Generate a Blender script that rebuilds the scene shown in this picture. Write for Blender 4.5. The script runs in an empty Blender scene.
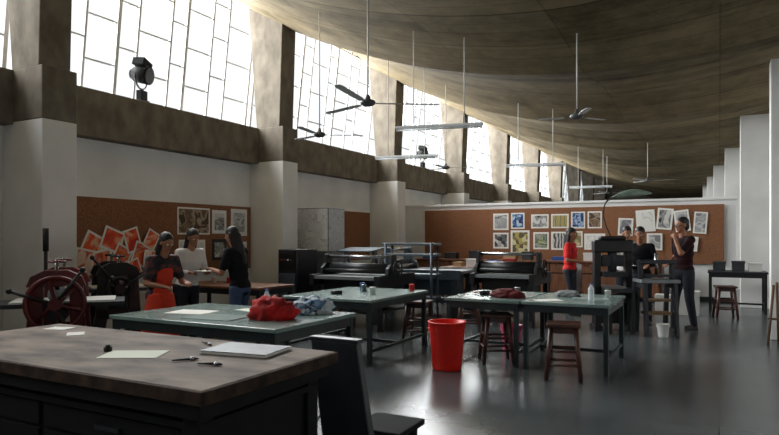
import bpy, bmesh, math, random
from mathutils import Vector, Matrix, noise
random.seed(7)
COL=bpy.context.scene.collection
pi=math.pi
def lin(c):
    c=c/255.0
    return c/12.92 if c<=0.04045 else ((c+0.055)/1.055)**2.4
def RGB(t): return (lin(t[0]),lin(t[1]),lin(t[2]),1)
MATS={}
def M(name,rgb,rough=0.6,metal=0.0,var=0.15,scale=6.0,bump=0.0,stretch=(1,1,1),rgb2=None,spec=None,coord='Object'):
    if name in MATS: return MATS[name]
    m=bpy.data.materials.new(name); m.use_nodes=True
    nt=m.node_tree; b=nt.nodes['Principled BSDF']
    b.inputs['Roughness'].default_value=rough; b.inputs['Metallic'].default_value=metal
    if spec is not None: b.inputs['Specular IOR Level'].default_value=spec
    tc=nt.nodes.new('ShaderNodeTexCoord'); mp=nt.nodes.new('ShaderNodeMapping'); mp.inputs['Scale'].default_value=stretch
    nt.links.new(tc.outputs[coord],mp.inputs['Vector'])
    nz=nt.nodes.new('ShaderNodeTexNoise'); nz.inputs['Scale'].default_value=scale; nz.inputs['Detail'].default_value=5
    nt.links.new(mp.outputs['Vector'],nz.inputs['Vector'])
    cr=nt.nodes.new('ShaderNodeValToRGB')
    c1=RGB(rgb2) if rgb2 else tuple([x*(1-var) for x in RGB(rgb)[:3]]+[1])
    c2=RGB(rgb) if rgb2 else tuple([min(1,x*(1+var)) for x in RGB(rgb)[:3]]+[1])
    cr.color_ramp.elements[0].color=c1; cr.color_ramp.elements[1].color=c2
    cr.color_ramp.elements[0].position=0.35; cr.color_ramp.elements[1].position=0.68
    nt.links.new(nz.outputs['Fac'],cr.inputs['Fac']); nt.links.new(cr.outputs['Color'],b.inputs['Base Color'])
    if bump:
        bp=nt.nodes.new('ShaderNodeBump'); bp.inputs['Strength'].default_value=bump; bp.inputs['Distance'].default_value=0.02
        nt.links.new(nz.outputs['Fac'],bp.inputs['Height']); nt.links.new(bp.outputs['Normal'],b.inputs['Normal'])
    MATS[name]=m; return m

def board_concrete(name,rgb,rgb2,board=0.3335,joint=1.1675):
    m=bpy.data.materials.new(name); m.use_nodes=True; nt=m.node_tree; L=nt.links
    b=nt.nodes['Principled BSDF']; b.inputs['Roughness'].default_value=0.95; b.inputs['Specular IOR Level'].default_value=0.15
    def MA(op,a,bb,c=None):
        n=nt.nodes.new('ShaderNodeMath'); n.operation=op
        for i,v in enumerate((a,bb,c)):
            if v is None: continue
            if hasattr(v,'is_linked') or hasattr(v,'links'): L.new(v,n.inputs[i])
            else: n.inputs[i].default_value=v
        return n.outputs[0]
    tc=nt.nodes.new('ShaderNodeTexCoord')
    sx=nt.nodes.new('ShaderNodeSeparateXYZ'); L.new(tc.outputs['Object'],sx.inputs[0])
    n1=nt.nodes.new('ShaderNodeTexNoise'); n1.inputs['Scale'].default_value=1.8; n1.inputs['Detail'].default_value=9; n1.inputs['Roughness'].default_value=0.75
    L.new(tc.outputs['Object'],n1.inputs['Vector'])
    yy=MA('SUBTRACT',sx.outputs[1],4.86)
    fl_=MA('FLOOR',MA('MULTIPLY',yy,1/board),0.0); fx=MA('FLOOR',MA('MULTIPLY',sx.outputs[0],1/1.8),0.0)
    cb=nt.nodes.new('ShaderNodeCombineXYZ'); L.new(fl_,cb.inputs[0]); L.new(fx,cb.inputs[1])
    wn=nt.nodes.new('ShaderNodeTexWhiteNoise'); L.new(cb.outputs[0],wn.inputs['Vector'])
    f2=MA('FLOOR',MA('MULTIPLY',yy,1/joint),0.0); cb2=nt.nodes.new('ShaderNodeCombineXYZ'); L.new(f2,cb2.inputs[0])
    wn2=nt.nodes.new('ShaderNodeTexWhiteNoise'); L.new(cb2.outputs[0],wn2.inputs['Vector'])
    tone=MA('ADD',MA('MULTIPLY',n1.outputs['Fac'],0.68),MA('ADD',MA('MULTIPLY',wn.outputs['Value'],0.12),MA('MULTIPLY',wn2.outputs['Value'],0.2)))
    cr=nt.nodes.new('ShaderNodeValToRGB'); cr.color_ramp.elements[0].position=0.3; cr.color_ramp.elements[1].position=0.72
    cr.color_ramp.elements[0].color=RGB(rgb2); cr.color_ramp.elements[1].color=RGB(rgb)
    L.new(tone,cr.inputs['Fac'])
    def line(sock,per,w):
        return MA('LESS_THAN',MA('FRACT',MA('MULTIPLY',sock,1/per),0.0),w)
    a=MA('MULTIPLY',line(yy,board,0.08),0.26); c=MA('MULTIPLY',line(yy,joint,0.04),0.4); d=MA('MULTIPLY',line(sx.outputs[0],1.8,0.014),0.25)
    fac=MA('MINIMUM',MA('ADD',MA('ADD',a,c),d),1.0)
    mix=nt.nodes.new('ShaderNodeMixRGB'); mix.inputs['Color2'].default_value=RGB((34,30,23))
    L.new(fac,mix.inputs['Fac']); L.new(cr.outputs['Color'],mix.inputs['Color1']); L.new(mix.outputs[0],b.inputs['Base Color'])
    return m

def print_mat(name,cols,scale=5,kind='voronoi'):
    m=bpy.data.materials.new(name); m.use_nodes=True; nt=m.node_tree; b=nt.nodes['Principled BSDF']; b.inputs['Roughness'].default_value=0.7
    tc=nt.nodes.new('ShaderNodeTexCoord')
    mp=nt.nodes.new('ShaderNodeMapping'); mp.inputs['Location'].default_value=(random.random()*9,random.random()*9,random.random()*9)
    nt.links.new(tc.outputs['Object'],mp.inputs['Vector'])
    if kind=='cells':
        t=nt.nodes.new('ShaderNodeTexVoronoi'); t.inputs['Scale'].default_value=scale; out=t.outputs['Color']
    elif kind=='voronoi':
        t=nt.nodes.new('ShaderNodeTexNoise'); t.inputs['Scale'].default_value=scale; t.inputs['Detail'].default_value=2; t.inputs['Distortion'].default_value=0.8; out=t.outputs['Fac']
    else:
        t=nt.nodes.new('ShaderNodeTexWave'); t.inputs['Scale'].default_value=scale; t.inputs['Distortion'].default_value=6; out=t.outputs['Fac']
    nt.links.new(mp.outputs['Vector'],t.inputs['Vector'])
    cr=nt.nodes.new('ShaderNodeValToRGB'); cr.color_ramp.interpolation='LINEAR' if kind=='voronoi' else 'CONSTANT'
    e=cr.color_ramp.elements; n=len(cols)
    lo,hi=(0.36,0.64) if kind=='voronoi' else (0.0,1.0)
    e[0].position=0.0 if kind!='voronoi' else 0.33; e[0].color=RGB(cols[0]); e[1].position=lo+(hi-lo)/n; e[1].color=RGB(cols[1])
    for i in range(2,n):
        x=e.new(lo+(hi-lo)*i/n); x.color=RGB(cols[i])
    nt.links.new(out,cr.inputs['Fac']); nt.links.new(cr.outputs['Color'],b.inputs['Base Color'])
    return m

# ---------- mesh builder ----------
class B:
    def __init__(s): s.bm=bmesh.new(); s.mats=[]
    def mi(s,mat):
        if mat not in s.mats: s.mats.append(mat)
        return s.mats.index(mat)
    def _fin(s,verts,mat,smooth):
        fs=set()
        for v in verts:
            for f in v.link_faces: fs.add(f)
        k=s.mi(mat)
        for f in fs: f.material_index=k; f.smooth=smooth
    def box(s,c,size,mat,rot=None):
        m=Matrix.Translation(c)
        if rot: m=m@Matrix.Rotation(rot[2],4,'Z')@Matrix.Rotation(rot[1],4,'Y')@Matrix.Rotation(rot[0],4,'X')
        m=m@Matrix.Diagonal((size[0],size[1],size[2],1))
        r=bmesh.ops.create_cube(s.bm,size=1,matrix=m); s._fin(r['verts'],mat,False); return s
    def bx(s,x0,x1,y0,y1,z0,z1,mat): return s.box(((x0+x1)/2,(y0+y1)/2,(z0+z1)/2),(x1-x0,y1-y0,z1-z0),mat)
    def cyl(s,p1,p2,r1,mat,r2=None,seg=16,smooth=True):
        if r2 is None: r2=r1
        p1=Vector(p1);p2=Vector(p2);d=p2-p1;L=d.length
        if L<1e-6: return s
        q=d.to_track_quat('Z','Y').to_matrix().to_4x4()
        m=Matrix.Translation((p1+p2)/2)@q
        r=bmesh.ops.create_cone(s.bm,cap_ends=True,segments=seg,radius1=r1,radius2=r2,depth=L,matrix=m)
        k=s.mi(mat)
        fs=set(f for v in r['verts'] for f in v.link_faces)
        for f in fs: f.material_index=k; f.smooth=(smooth and len(f.verts)==4)
        return s
    def sph(s,c,r,mat,seg=14,rot=None):
        if not hasattr(r,'__len__'): r=(r,r,r)
        m=Matrix.Translation(c)
        if rot is not None: m=m@(rot if isinstance(rot,Matrix) else Matrix.Rotation(rot,4,'X'))
        m=m@Matrix.Diagonal((r[0],r[1],r[2],1))
        q=bmesh.ops.create_uvsphere(s.bm,u_segments=seg,v_segments=max(8,seg//2+2),radius=1,matrix=m); s._fin(q['verts'],mat,True); return s
    def cap(s,p1,r1,p2,r2,mat,seg=14):
        s.cyl(p1,p2,r1,mat,r2,seg); s.sph(p1,r1,mat,seg); s.sph(p2,r2,mat,seg); return s
    def tube(s,pts,r,mat,seg=10):
        for i in range(len(pts)-1): s.cyl(pts[i],pts[i+1],r,mat,seg=seg)
        for p in pts[1:-1]: s.sph(p,r,mat,seg)
        return s
    def torus(s,c,R,r,mat,axis='Z',seg=32,rs=8):
        rot={'Z':Matrix.Identity(3),'X':Matrix.Rotation(pi/2,3,'Y'),'Y':Matrix.Rotation(pi/2,3,'X')}[axis]
        rings=[]
        for i in range(seg):
            a=2*pi*i/seg; ring=[]
            for j in range(rs):
                t=2*pi*j/rs
                p=Vector(((R+r*math.cos(t))*math.cos(a),(R+r*math.cos(t))*math.sin(a),r*math.sin(t)))
                ring.append(s.bm.verts.new(rot@p+Vector(c)))
            rings.append(ring)
        k=s.mi(mat)
        for i in range(seg):
            for j in range(rs):
                f=s.bm.faces.new([rings[i][j],rings[(i+1)%seg][j],rings[(i+1)%seg][(j+1)%rs],rings[i][(j+1)%rs]]); f.material_index=k; f.smooth=True
        return s
    def lathe(s,prof,mat,c=(0,0,0),seg=28):
        rings=[]
        for (r,z) in prof:
            rings.append([s.bm.verts.new((c[0]+max(r,1e-4)*math.cos(2*pi*i/seg),c[1]+max(r,1e-4)*math.sin(2*pi*i/seg),c[2]+z)) for i in range(seg)])
        k=s.mi(mat)
        for a in range(len(rings)-1):
            for i in range(seg):
                f=s.bm.faces.new([rings[a][i],rings[a][(i+1)%seg],rings[a+1][(i+1)%seg],rings[a+1][i]]); f.material_index=k; f.smooth=True
        return s
    def prism(s,poly,axis,a0,a1,mat):
        def P(u,v,a):
            return {'X':(a,u,v),'Y':(u,a,v),'Z':(u,v,a)}[axis]
        A=[s.bm.verts.new(P(u,v,a0)) for u,v in poly]; C=[s.bm.verts.new(P(u,v,a1)) for u,v in poly]
        k=s.mi(mat); n=len(poly)
        fs=[s.bm.faces.new(A),s.bm.faces.new(C[::-1])]
        for i in range(n): fs.append(s.bm.faces.new([A[i],C[i],C[(i+1)%n],A[(i+1)%n]]))
        for f in fs: f.material_index=k
        return s
    def blob(s,c,r,mat,amp=0.3,fr=3.0,sub=4,seed=0,flat=None):
        q=bmesh.ops.create_icosphere(s.bm,subdivisions=sub,radius=1)
        for v in q['verts']:
            n=v.co.normalized(); a=noise.fractal(n*fr+Vector((seed,seed*2,0)),1.0,2.0,3)
            rid=abs(noise.noise(n*fr*2.2+Vector((seed*3,0,1))))
            v.co=n*(1+amp*a+amp*0.5*rid); v.co=Vector((v.co.x*r[0],v.co.y*r[1],v.co.z*r[2]))
            if v.co.z<-r[2]*0.45: v.co.z=-r[2]*0.45
            v.co+=Vector(c)+Vector((0,0,r[2]*0.45))
        s._fin(q['verts'],mat,True); return s
    def obj(s,name,parent=None,bevel=0,loc=(0,0,0),rotz=0,label=None,subs=None):
        bmesh.ops.recalc_face_normals(s.bm,faces=s.bm.faces[:])
        me=bpy.data.meshes.new(name); s.bm.to_mesh(me); s.bm.free()
        for m in s.mats: me.materials.append(m)
        o=bpy.data.objects.new(name,me); COL.objects.link(o)
        o.location=loc; o.rotation_euler=(0,0,rotz)
        if parent: o.parent=parent
        if bevel:
            bv=o.modifiers.new('bevel','BEVEL'); bv.width=bevel; bv.segments=2; bv.limit_method='ANGLE'
        if label: o['label']=label
        return o
def root(name,label,cat,loc,rotz=0,group=None):
    o=bpy.data.objects.new(name,None); o.empty_display_size=0.1; COL.objects.link(o)
    o.location=loc; o.rotation_euler=(0,0,rotz); o['label']=label; o['category']=cat
    if group: o['group']=group
    return o
def tag(o,label,cat,group=None):
    o['label']=label; o['category']=cat
    if group: o['group']=group
    return o
def copy_thing(src,loc,rotz,label=None):
    n=src.copy(); COL.objects.link(n); n.location=loc; n.rotation_euler=(0,0,rotz)
    if label: n['label']=label
    for ch in src.children:
        c=ch.copy(); COL.objects.link(c); c.parent=n
        for g in ch.children:
            gg=g.copy(); COL.objects.link(gg); gg.parent=c
    return n
def struct(o,label=None,cat='structure'):
    o['kind']='structure'; o['label']=label or 'part of the room shell'; o['category']=cat; return o

# ---------- materials ----------
white=M('wall_paint',(236,235,232),0.7,0,0,1.2,0.05,rgb2=(218,217,214))
whiteD=M('wall_paint_partition',(232,232,230),0.7,0,0,1.5,0.03,rgb2=(216,216,214))
conc=M('concrete_grey',(126,118,106),0.9,0,0,5,0.3,stretch=(1,1,0.6),rgb2=(98,91,81),spec=0.2)
ceilm=board_concrete('ceiling_board_concrete',(150,134,104),(76,67,49))
corkm=M('cork',(146,98,66),0.9,0,0,40,0.2,rgb2=(118,78,52))
woodT=M('worn_grey_wood',(146,130,116),0.75,0,0,3.2,0.15,stretch=(1,2.0,1),rgb2=(84,72,62),spec=0.25)
woodE=M('dark_worn_edge',(74,56,44),0.8,0,0,12,0.4,rgb2=(34,26,22),spec=0.2)
woodB=M('brown_wood',(132,84,52),0.5,0,0,3,0.1,stretch=(6,1,1),rgb2=(92,54,32))
woodR=M('red_brown_stool_wood',(84,44,30),0.4,0,0,4,0.1,stretch=(1,1,0.3),rgb2=(50,26,20))
woodL=M('light_wood',(150,118,80),0.5,0,0,4,0.1,stretch=(1,1,0.3),rgb2=(110,82,54))
woodD=M('dull_brown_wood',(104,78,54),0.5,0,0,4,0.1,stretch=(1,1,0.3),rgb2=(70,50,36))
blackm=M('black_iron',(18,18,20),0.45,0.1,0.3,8,0.1)
darkm=M('dark_grey_steel',(40,43,47),0.42,0.3,0.25,5,0.05)
matBlack=M('matt_black_paint',(22,22,23),0.8,0,0.2,6,0.05,spec=0.2)
gunm=M('blue_grey_steel',(84,96,106),0.35,0.4,0.2,4,0.05)
steel=M('bright_steel',(170,175,180),0.25,0.9,0.1,8)
greyM=M('grey_enamel',(126,132,134),0.4,0.1,0.12,6)
maroon=M('maroon_enamel',(92,24,22),0.35,0.2,0.25,5)
greenT=M('green_grey_top',(134,154,148),0.22,0,0,2.5,0,rgb2=(106,128,124))
greenL=M('green_grey_leg',(40,50,51),0.45,0.3,0.2,5)
redP=M('red_plastic',(224,38,26),0.35,0,0.12,3)
pinkP=M('pink_plastic',(214,70,120),0.35,0,0.1,3)
whiteP=M('white_plastic',(226,226,222),0.4,0,0.06,3)
paper=M('paper',(232,230,222),0.7,0,0.04,5)
paperB=M('grey_blue_cover',(112,116,124),0.5,0,0.1,6)
redC=M('red_cloth',(204,26,24),0.85,0,0,9,0.3,rgb2=(120,12,12))
patC=print_mat('patterned_cloth',[(40,60,90),(170,190,200),(90,120,150),(200,205,205)],26,'cells')
bluP=M('blue_plastic',(40,80,150),0.4,0,0.1,4)
glassm=bpy.data.materials.new('clear_plastic'); glassm.use_nodes=True
g=glassm.node_tree.nodes['Principled BSDF']; g.inputs['Base Color'].default_value=(0.8,0.88,0.92,1); g.inputs['Roughness'].default_value=0.08; g.inputs['Alpha'].default_value=0.55
pane=bpy.data.materials.new('window_glass'); pane.use_nodes=True
nt=pane.node_tree; nt.nodes.remove(nt.nodes['Principled BSDF'])
tr=nt.nodes.new('ShaderNodeBsdfTransparent'); tr.inputs[0].default_value=(0.97,0.98,0.98,1)
gl=nt.nodes.new('ShaderNodeBsdfGlossy'); gl.inputs['Roughness'].default_value=0.1
mxs=nt.nodes.new('ShaderNodeMixShader'); mxs.inputs[0].default_value=0.03
nt.links.new(tr.outputs[0],mxs.inputs[1]); nt.links.new(gl.outputs[0],mxs.inputs[2]); nt.links.new(mxs.outputs[0],nt.nodes['Material Output'].inputs[0])
mull=M('window_bar_paint',(190,193,194),0.7,0,0.06,4)
fl=bpy.data.materials.new('polished_cement'); fl.use_nodes=True; nt=fl.node_tree; b=nt.nodes['Principled BSDF']
tc=nt.nodes.new('ShaderNodeTexCoord')
n1=nt.nodes.new('ShaderNodeTexNoise'); n1.inputs['Scale'].default_value=0.9; n1.inputs['Detail'].default_value=8
nt.links.new(tc.outputs['Object'],n1.inputs['Vector'])
cr=nt.nodes.new('ShaderNodeValToRGB'); cr.color_ramp.elements[0].position=.3; cr.color_ramp.elements[1].position=.75
cr.color_ramp.elements[0].color=RGB((66,71,73)); cr.color_ramp.elements[1].color=RGB((94,99,101))
nt.links.new(n1.outputs['Fac'],cr.inputs['Fac'])
bk=nt.nodes.new('ShaderNodeTexBrick'); bk.offset=0; bk.inputs['Scale'].default_value=1; bk.inputs['Brick Width'].default_value=1.5; bk.inputs['Row Height'].default_value=1.5; bk.inputs['Mortar Size'].default_value=0.006
bk.inputs['Mortar'].default_value=(0.5,0.5,0.5,1); bk.inputs['Color1'].default_value=(1,1,1,1); bk.inputs['Color2'].default_value=(.92,.92,.92,1)
nt.links.new(tc.outputs['Object'],bk.inputs['Vector'])
mm=nt.nodes.new('ShaderNodeMixRGB'); mm.blend_type='MULTIPLY'; mm.inputs[0].default_value=1
nt.links.new(cr.outputs[0],mm.inputs[1]); nt.links.new(bk.outputs['Color'],mm.inputs[2]); nt.links.new(mm.outputs[0],b.inputs['Base Color'])
mr=nt.nodes.new('ShaderNodeMapRange'); mr.inputs['To Min'].default_value=0.2; mr.inputs['To Max'].default_value=0.3
nt.links.new(n1.outputs['Fac'],mr.inputs['Value']); nt.links.new(mr.outputs[0],b.inputs['Roughness'])

# ---------- room ----------
BAY=4.67; CY=[4.63+BAY*i for i in range(-2,10)]
YEND=CY[-1]+0.5
def zc(X,Y):
    if X<-1.5: t=(-1.5-X)/6.5; base=4.12+1.95*t**1.9
    else: t=(X+1.5)/4.5; base=4.12+0.75*t**2
    fr=((Y-4.86)/BAY)%1.0
    return base+0.3*math.sin(pi*fr)*(0.55+0.45*min(1,abs(t)))
struct(B().bx(-8.3,3.2,-4.7,YEND,-0.1,0,fl).obj('floor'),'polished grey cement floor','floor')
bm=B(); k=bm.mi(ceilm)
xs=[-8.5+11.7*i/48 for i in range(49)]
y=4.86-BAY*2
ys=[-4.7]
while y<YEND-0.01:
    if y>-4.6: ys.append(y)
    y+=BAY/16
ys.append(YEND)
grid=[[bm.bm.verts.new((X,Y,zc(X,Y))) for X in xs] for Y in ys]
for j in range(len(ys)-1):
    for i in range(48):
        f=bm.bm.faces.new([grid[j][i],grid[j][i+1],grid[j+1][i+1],grid[j+1][i]]); f.smooth=True
for j,Y in enumerate(ys):
    fr=((Y-4.86)/BAY); 
    if abs(fr-round(fr))<0.01:
        for i in range(48):
            e=bm.bm.edges.get((grid[j][i],grid[j][i+1]))
            if e: e.smooth=False
c=bm.obj('ceiling'); struct(c,'board-marked concrete vaulted ceiling','ceiling')
so=c.modifiers.new('s','SOLIDIFY'); so.thickness=0.2; so.offset=1
struct(B().bx(-8.3,-8.0,-4.7,YEND,0,2.87,white).obj('wall_left'),'white painted wall below the clerestory','wall')
struct(B().bx(-8.45,-7.78,-4.7,YEND,2.87,3.55,conc).obj('trim_1',bevel=0.01),'rough concrete window ledge beam','ledge')
struct(B().bx(-8.3,3.2,YEND,YEND+0.2,0,7,conc).obj('wall_back'),'far end concrete wall','wall')
struct(B().bx(-8.3,3.2,-4.9,-4.7,0,7,white).obj('wall_rear'),'rear end wall of the studio, unseen, added to cut fill light','wall')  # unseen wall added to keep sky fill behind the camera out of the room
struct(B().bx(3.0,3.2,-4.7,YEND,0,5.0,white).obj('wall_right'),'white side wall','wall')
ti=2
for i,cy in enumerate(CY):
    b=B().bx(-8.0,-7.2,cy,cy+0.46,0,2.9,white)
    b.bx(-8.2,-7.2,cy-0.002,cy+0.462,2.9,3.55,conc)
    zt=zc(-7.3,cy+0.23)+0.12
    b.prism([(-7.85,3.55),(-7.3,3.55),(-7.22,zt),(-8.1,zt+0.6)],'Y',cy+0.02,cy+0.44,conc)
    struct(b.obj('trim_%d'%ti,bevel=0.012),'pier with whitewashed base and rough concrete top','pier'); ti+=1
def gx(z): return -8.3+0.3*(z-3.55)/2.55
wi=1
for i in range(len(CY)-1):
    y0=CY[i]+0.3; y1=CY[i+1]+0.16; zt=6.6
    b=B()
    pat=[0.6,0.3,0.5,0.34,0.6,0.3,0.55,0.36,0.6]
    tot=sum(pat); ed=[y0]
    for p in pat: ed.append(ed[-1]+p*(y1-y0)/tot)
    def bar(ya,za,yb,zb,w):
        p1=Vector((gx(za),ya,za)); p2=Vector((gx(zb),yb,zb))
        d=p2-p1; mid=(p1+p2)/2
        if abs(d.y)>abs(d.z): b.box(mid,(w,abs(d.y),w),mull)
        else: b.box(mid,(w*1.2,w,d.length),mull,rot=(0,math.atan2(d.x,d.z),0))
    for q,e in enumerate(ed): bar(e,3.55,e,zt,0.036 if q%3 else 0.055)
    bar(y0,3.58,y1,3.58,0.05); bar(y0,5.98,y1,5.98,0.035)
    for a in range(len(ed)-1):
        for z in [[4.1,4.75,5.4],[4.4,5.1,5.7]][a%2]: bar(ed[a],z,ed[a+1],z,0.026)
    w=b.obj('window_%d'%wi); struct(w,'tall industrial window with irregular glazing bars','window'); 
    gb=B(); gb.prism([(gx(3.55)-0.004,3.55),(gx(3.55)+0.004,3.55),(gx(zt)+0.004,zt),(gx(zt)-0.004,zt)],'Y',y0,y1,pane)
    gb.obj('glass_pane',parent=w)
    wi+=1
    if i<8:
        ld=bpy.data.lights.new('window_daylight','AREA'); ld.shape='RECTANGLE'; ld.size=4.4; ld.size_y=3.6; ld.energy=(1150 if i>1 else 420); ld.color=(0.985,0.99,1.0)
        lo=bpy.data.objects.new('window_daylight',ld); COL.objects.link(lo); lo.location=(-9.6,(y0+y1)/2,5.4)
        d=Vector((1,0,-0.32)); lo.rotation_euler=d.to_track_quat('-Z','Y').to_euler()
for i,(x,y) in enumerate([(0.65,10.35),(0.39,14.85),(0.14,20.0),(-0.18,24.6),(-0.45,29.0),(-0.7,33.6)]):
    struct(B().bx(x,x+0.75,y,y+0.3,0,4.0,white).obj('trim_%d'%ti,bevel=0.01),'tall white painted column','column'); ti+=1
struct(B().bx(-8.0,0.34,16.0,16.2,0,2.32,whiteD).bx(-8.0,0.36,15.96,16.24,2.32,2.38,whiteD).bx(-8.0,0.34,15.97,16.0,0,0.1,darkm).obj('wall_partition',bevel=0.006),'white freestanding partition wall','wall')

# ---------- cork boards and prints ----------
tag(B().bx(-7.34,0.1,15.93,15.965,0.85,2.22,corkm).obj('cork_board',bevel=0.005),'long brown cork pinboard on the white partition','pinboard')
tag(B().bx(-7.999,-7.96,5.2,9.28,0.87,2.04,corkm).obj('cork_board',bevel=0.005),'brown cork pinboard covered with prints by the piers','pinboard')
tag(B().bx(-7.999,-7.96,11.6,13.9,0.9,2.1,corkm).obj('cork_board',bevel=0.005),'short empty brown cork pinboard near the press','pinboard')
PAL={'bw':[(50,50,54),(170,168,164),(96,96,98),(205,203,198)],'blue':[(34,64,130),(180,195,210),(60,110,160),(30,44,90)],
'yel':[(176,160,90),(92,84,60),(205,196,150),(130,116,74)],'red':[(196,44,22),(222,74,34),(232,96,46),(236,176,140)],
'brn':[(140,116,90),(100,76,56),(176,156,130),(76,58,44)],'grn':[(90,116,80),(190,190,130),(60,84,70),(150,156,140)],
'ora':[(216,84,34),(230,140,90),(196,54,28),(236,204,180)],'gry':[(176,176,174),(146,146,148),(205,205,202),(120,120,124)],'sketch':[(224,222,214),(226,224,218),(200,198,192),(228,226,220)]}
def art(wall,a,z,w,h,pal,tilt=0,border=0.12,label=None,off=0,group=None,kind='voronoi',scale=7,frame=None):
    b=B(); pm=print_mat('print_'+pal,PAL[pal],scale,kind); bd=border*min(w,h)
    fm=frame or paper
    b.bx(-w/2,w/2,-0.002,0.002,-h/2,h/2,fm)
    b.bx(-w/2+bd,w/2-bd,-0.004,-0.002,-h/2+bd,h/2-bd,pm)
    o=b.obj('framed_print' if frame else 'art_print')
    if wall=='back': o.location=(a,15.927-off,z); o.rotation_euler=(0,tilt,0)
    else: o.location=(-7.957+off,a,z); o.rotation_euler=(0,tilt,pi/2)
    tag(o,label or 'pinned paper print with abstract design','artwork',group)
    return o
G1='prints pinned on the partition board'
for d in [(-5.12,1.88,.42,.44,'gry','voronoi',4),(-4.66,1.9,.36,.42,'blue','cells',14),(-4.08,1.88,.45,.36,'bw','voronoi',6),(-3.57,1.88,.44,.36,'yel','wave',3),(-3.12,1.9,.34,.42,'blue','voronoi',7),(-2.72,1.9,.34,.42,'brn','voronoi',5),
          (-5.12,1.38,.42,.42,'bw','cells',12),(-4.6,1.34,.5,.62,'yel','cells',10),(-4.05,1.38,.4,.44,'grn','voronoi',5),(-3.6,1.38,.38,.46,'bw','wave',4),(-3.18,1.42,.34,.4,'yel','voronoi',6),(-2.72,1.36,.5,.4,'sketch','voronoi',6)]:
    nm={'bw':'black and white','blue':'deep blue','yel':'yellow and black','gry':'pale grey','brn':'brown toned','sketch':'faint pencil','grn':'green toned'}[d[4]]
    art('back',d[0],d[1],d[2],d[3],d[4],label='small %s print pinned on the long cork board'%nm,group=G1,border=0.1,kind=d[5],scale=d[6])
for i,d in enumerate([(-2.0,1.72,.34,.42,'gry',.05),(-1.55,1.86,.42,.52,'sketch',-.06),(-1.13,1.9,.34,.5,'bw',.1),(-0.76,1.85,.32,.5,'gry',-.12),(-0.38,1.8,.28,.5,'gry',.08),(-1.35,1.36,.34,.4,'gry',.0),(-0.6,1.32,.34,.34,'sketch',.1)]):
    art('back',d[0],d[1],d[2],d[3],d[4],tilt=d[5],off=0.007*i,label='loose pale sheet with grey sketch pinned on cork board',group='loose sheets on the partition board',scale=3)
for i,d in enumerate([(5.85,1.3,.34,.44,.45),(6.02,1.08,.36,.4,-.2),(6.18,1.42,.36,.34,.35),(6.32,1.15,.3,.38,.5),(6.52,1.42,.28,.36,-.3),(6.66,1.2,.28,.36,.35),(6.86,1.42,.24,.3,.5),(5.68,1.12,.3,.36,.2),(6.45,0.98,.38,.24,-.35),(6.8,1.12,.22,.28,.1)]):
    art('left',d[0],d[1],d[2],d[3],'ora' if i%2 else 'red',tilt=d[4],off=0.009*(i+1),label='red and orange paper print pinned at an angle',group='red prints on the cork board',scale=4,border=0.1)
for d in [(7.82,1.74,.74,.46,'brn',None),(8.43,1.74,.36,.42,'bw',whiteP),(8.95,1.74,.44,.5,'gry',whiteP),(7.78,1.22,.6,.4,'sketch',None),(8.43,1.24,.36,.38,'bw',blackm),(8.95,1.2,.42,.36,'gry',whiteP)]:
    art('left',d[0],d[1],d[2],d[3],d[4],frame=d[5],label=('framed black and white print above the work desk' if d[5] else 'large toned landscape print on the cork board'),group='framed prints on the cork board',scale=4,border=0.16 if d[5] else 0.06)
sk=print_mat('pencil_marks',[(214,216,216),(196,198,202),(216,218,218),(204,206,208),(220,220,218),(168,172,178),(218,220,220)],5)
r=root('storage_cabinet','tall storage cabinet covered with white sketched paper','cabinet',(-7.12,10.35,0))
B().bx(-0.43,0.43,-0.3,0.3,0.08,2.04,greyM).obj('cabinet_body',r,bevel=0.01)
B().bx(-0.42,0.42,-0.306,-0.301,1.2,2.02,sk).obj('paper_cover',r)
B().bx(0.431,0.435,-0.28,0.28,1.2,2.02,sk).obj('paper_cover',r)
B().bx(-0.41,-0.01,-0.312,-0.301,0.1,1.18,gunm).obj('cabinet_door',r); B().bx(0.01,0.41,-0.312,-0.301,0.1,1.18,gunm).obj('cabinet_door',r)
B().bx(-0.41,0.41,-0.27,0.27,0,0.08,blackm).obj('plinth',r)

# ---------- furniture ----------
def table(label,x0,x1,y0,y1,h,topm,legm,th=0.035,lw=0.05,rail=True,name='work_table',group=None,ov=0.04):
    r=root(name,label,'table',((x0+x1)/2,(y0+y1)/2,0),0,group)
    w=(x1-x0)/2; d=(y1-y0)/2
    B().bx(-w,w,-d,d,h-th,h,topm).obj('table_top',r,bevel=0.006)
    b=B(); 
    for yy in (-d+ov,d-ov): b.box((0,yy,h-th-0.04),(2*w-2*ov,0.03,0.08),legm)
    for xx in (-w+ov,w-ov): b.box((xx,0,h-th-0.04),(0.03,2*d-2*ov,0.08),legm)
    b.obj('apron',r,bevel=0.003)
    for sx in (-1,1):
        for sy in (-1,1):
            B().box((sx*(w-ov-lw/2+0.02),sy*(d-ov-lw/2+0.02),(h-th)/2),(lw,lw,h-th),legm).obj('leg',r,bevel=0.004)
    if rail:
        b=B(); 
        for sx in (-1,1): b.box((sx*(w-ov-lw/2+0.02),0,0.16),(0.03,2*d-2*ov,0.035),legm)
        b.box((0,0,0.16),(2*w-2*ov,0.03,0.035),legm); b.obj('stretcher',r,bevel=0.003)
    return r
GT='green-topped work tables'
table('green-grey topped steel work table with red cloth on it',-4.9,-3.0,3.78,4.98,0.75,greenT,greenL,group=GT)
table('green-grey topped steel work table beside wooden stool',-4.7,-3.45,6.05,7.6,0.75,greenT,greenL,group=GT)
table('green-grey topped steel work table behind red bin',-2.86,-1.96,6.75,8.0,0.75,greenT,greenL,group=GT)
table('green-grey topped steel work table over wooden stool',-1.94,-1.0,6.75,8.0,0.75,greenT,greenL,group=GT)
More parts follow.
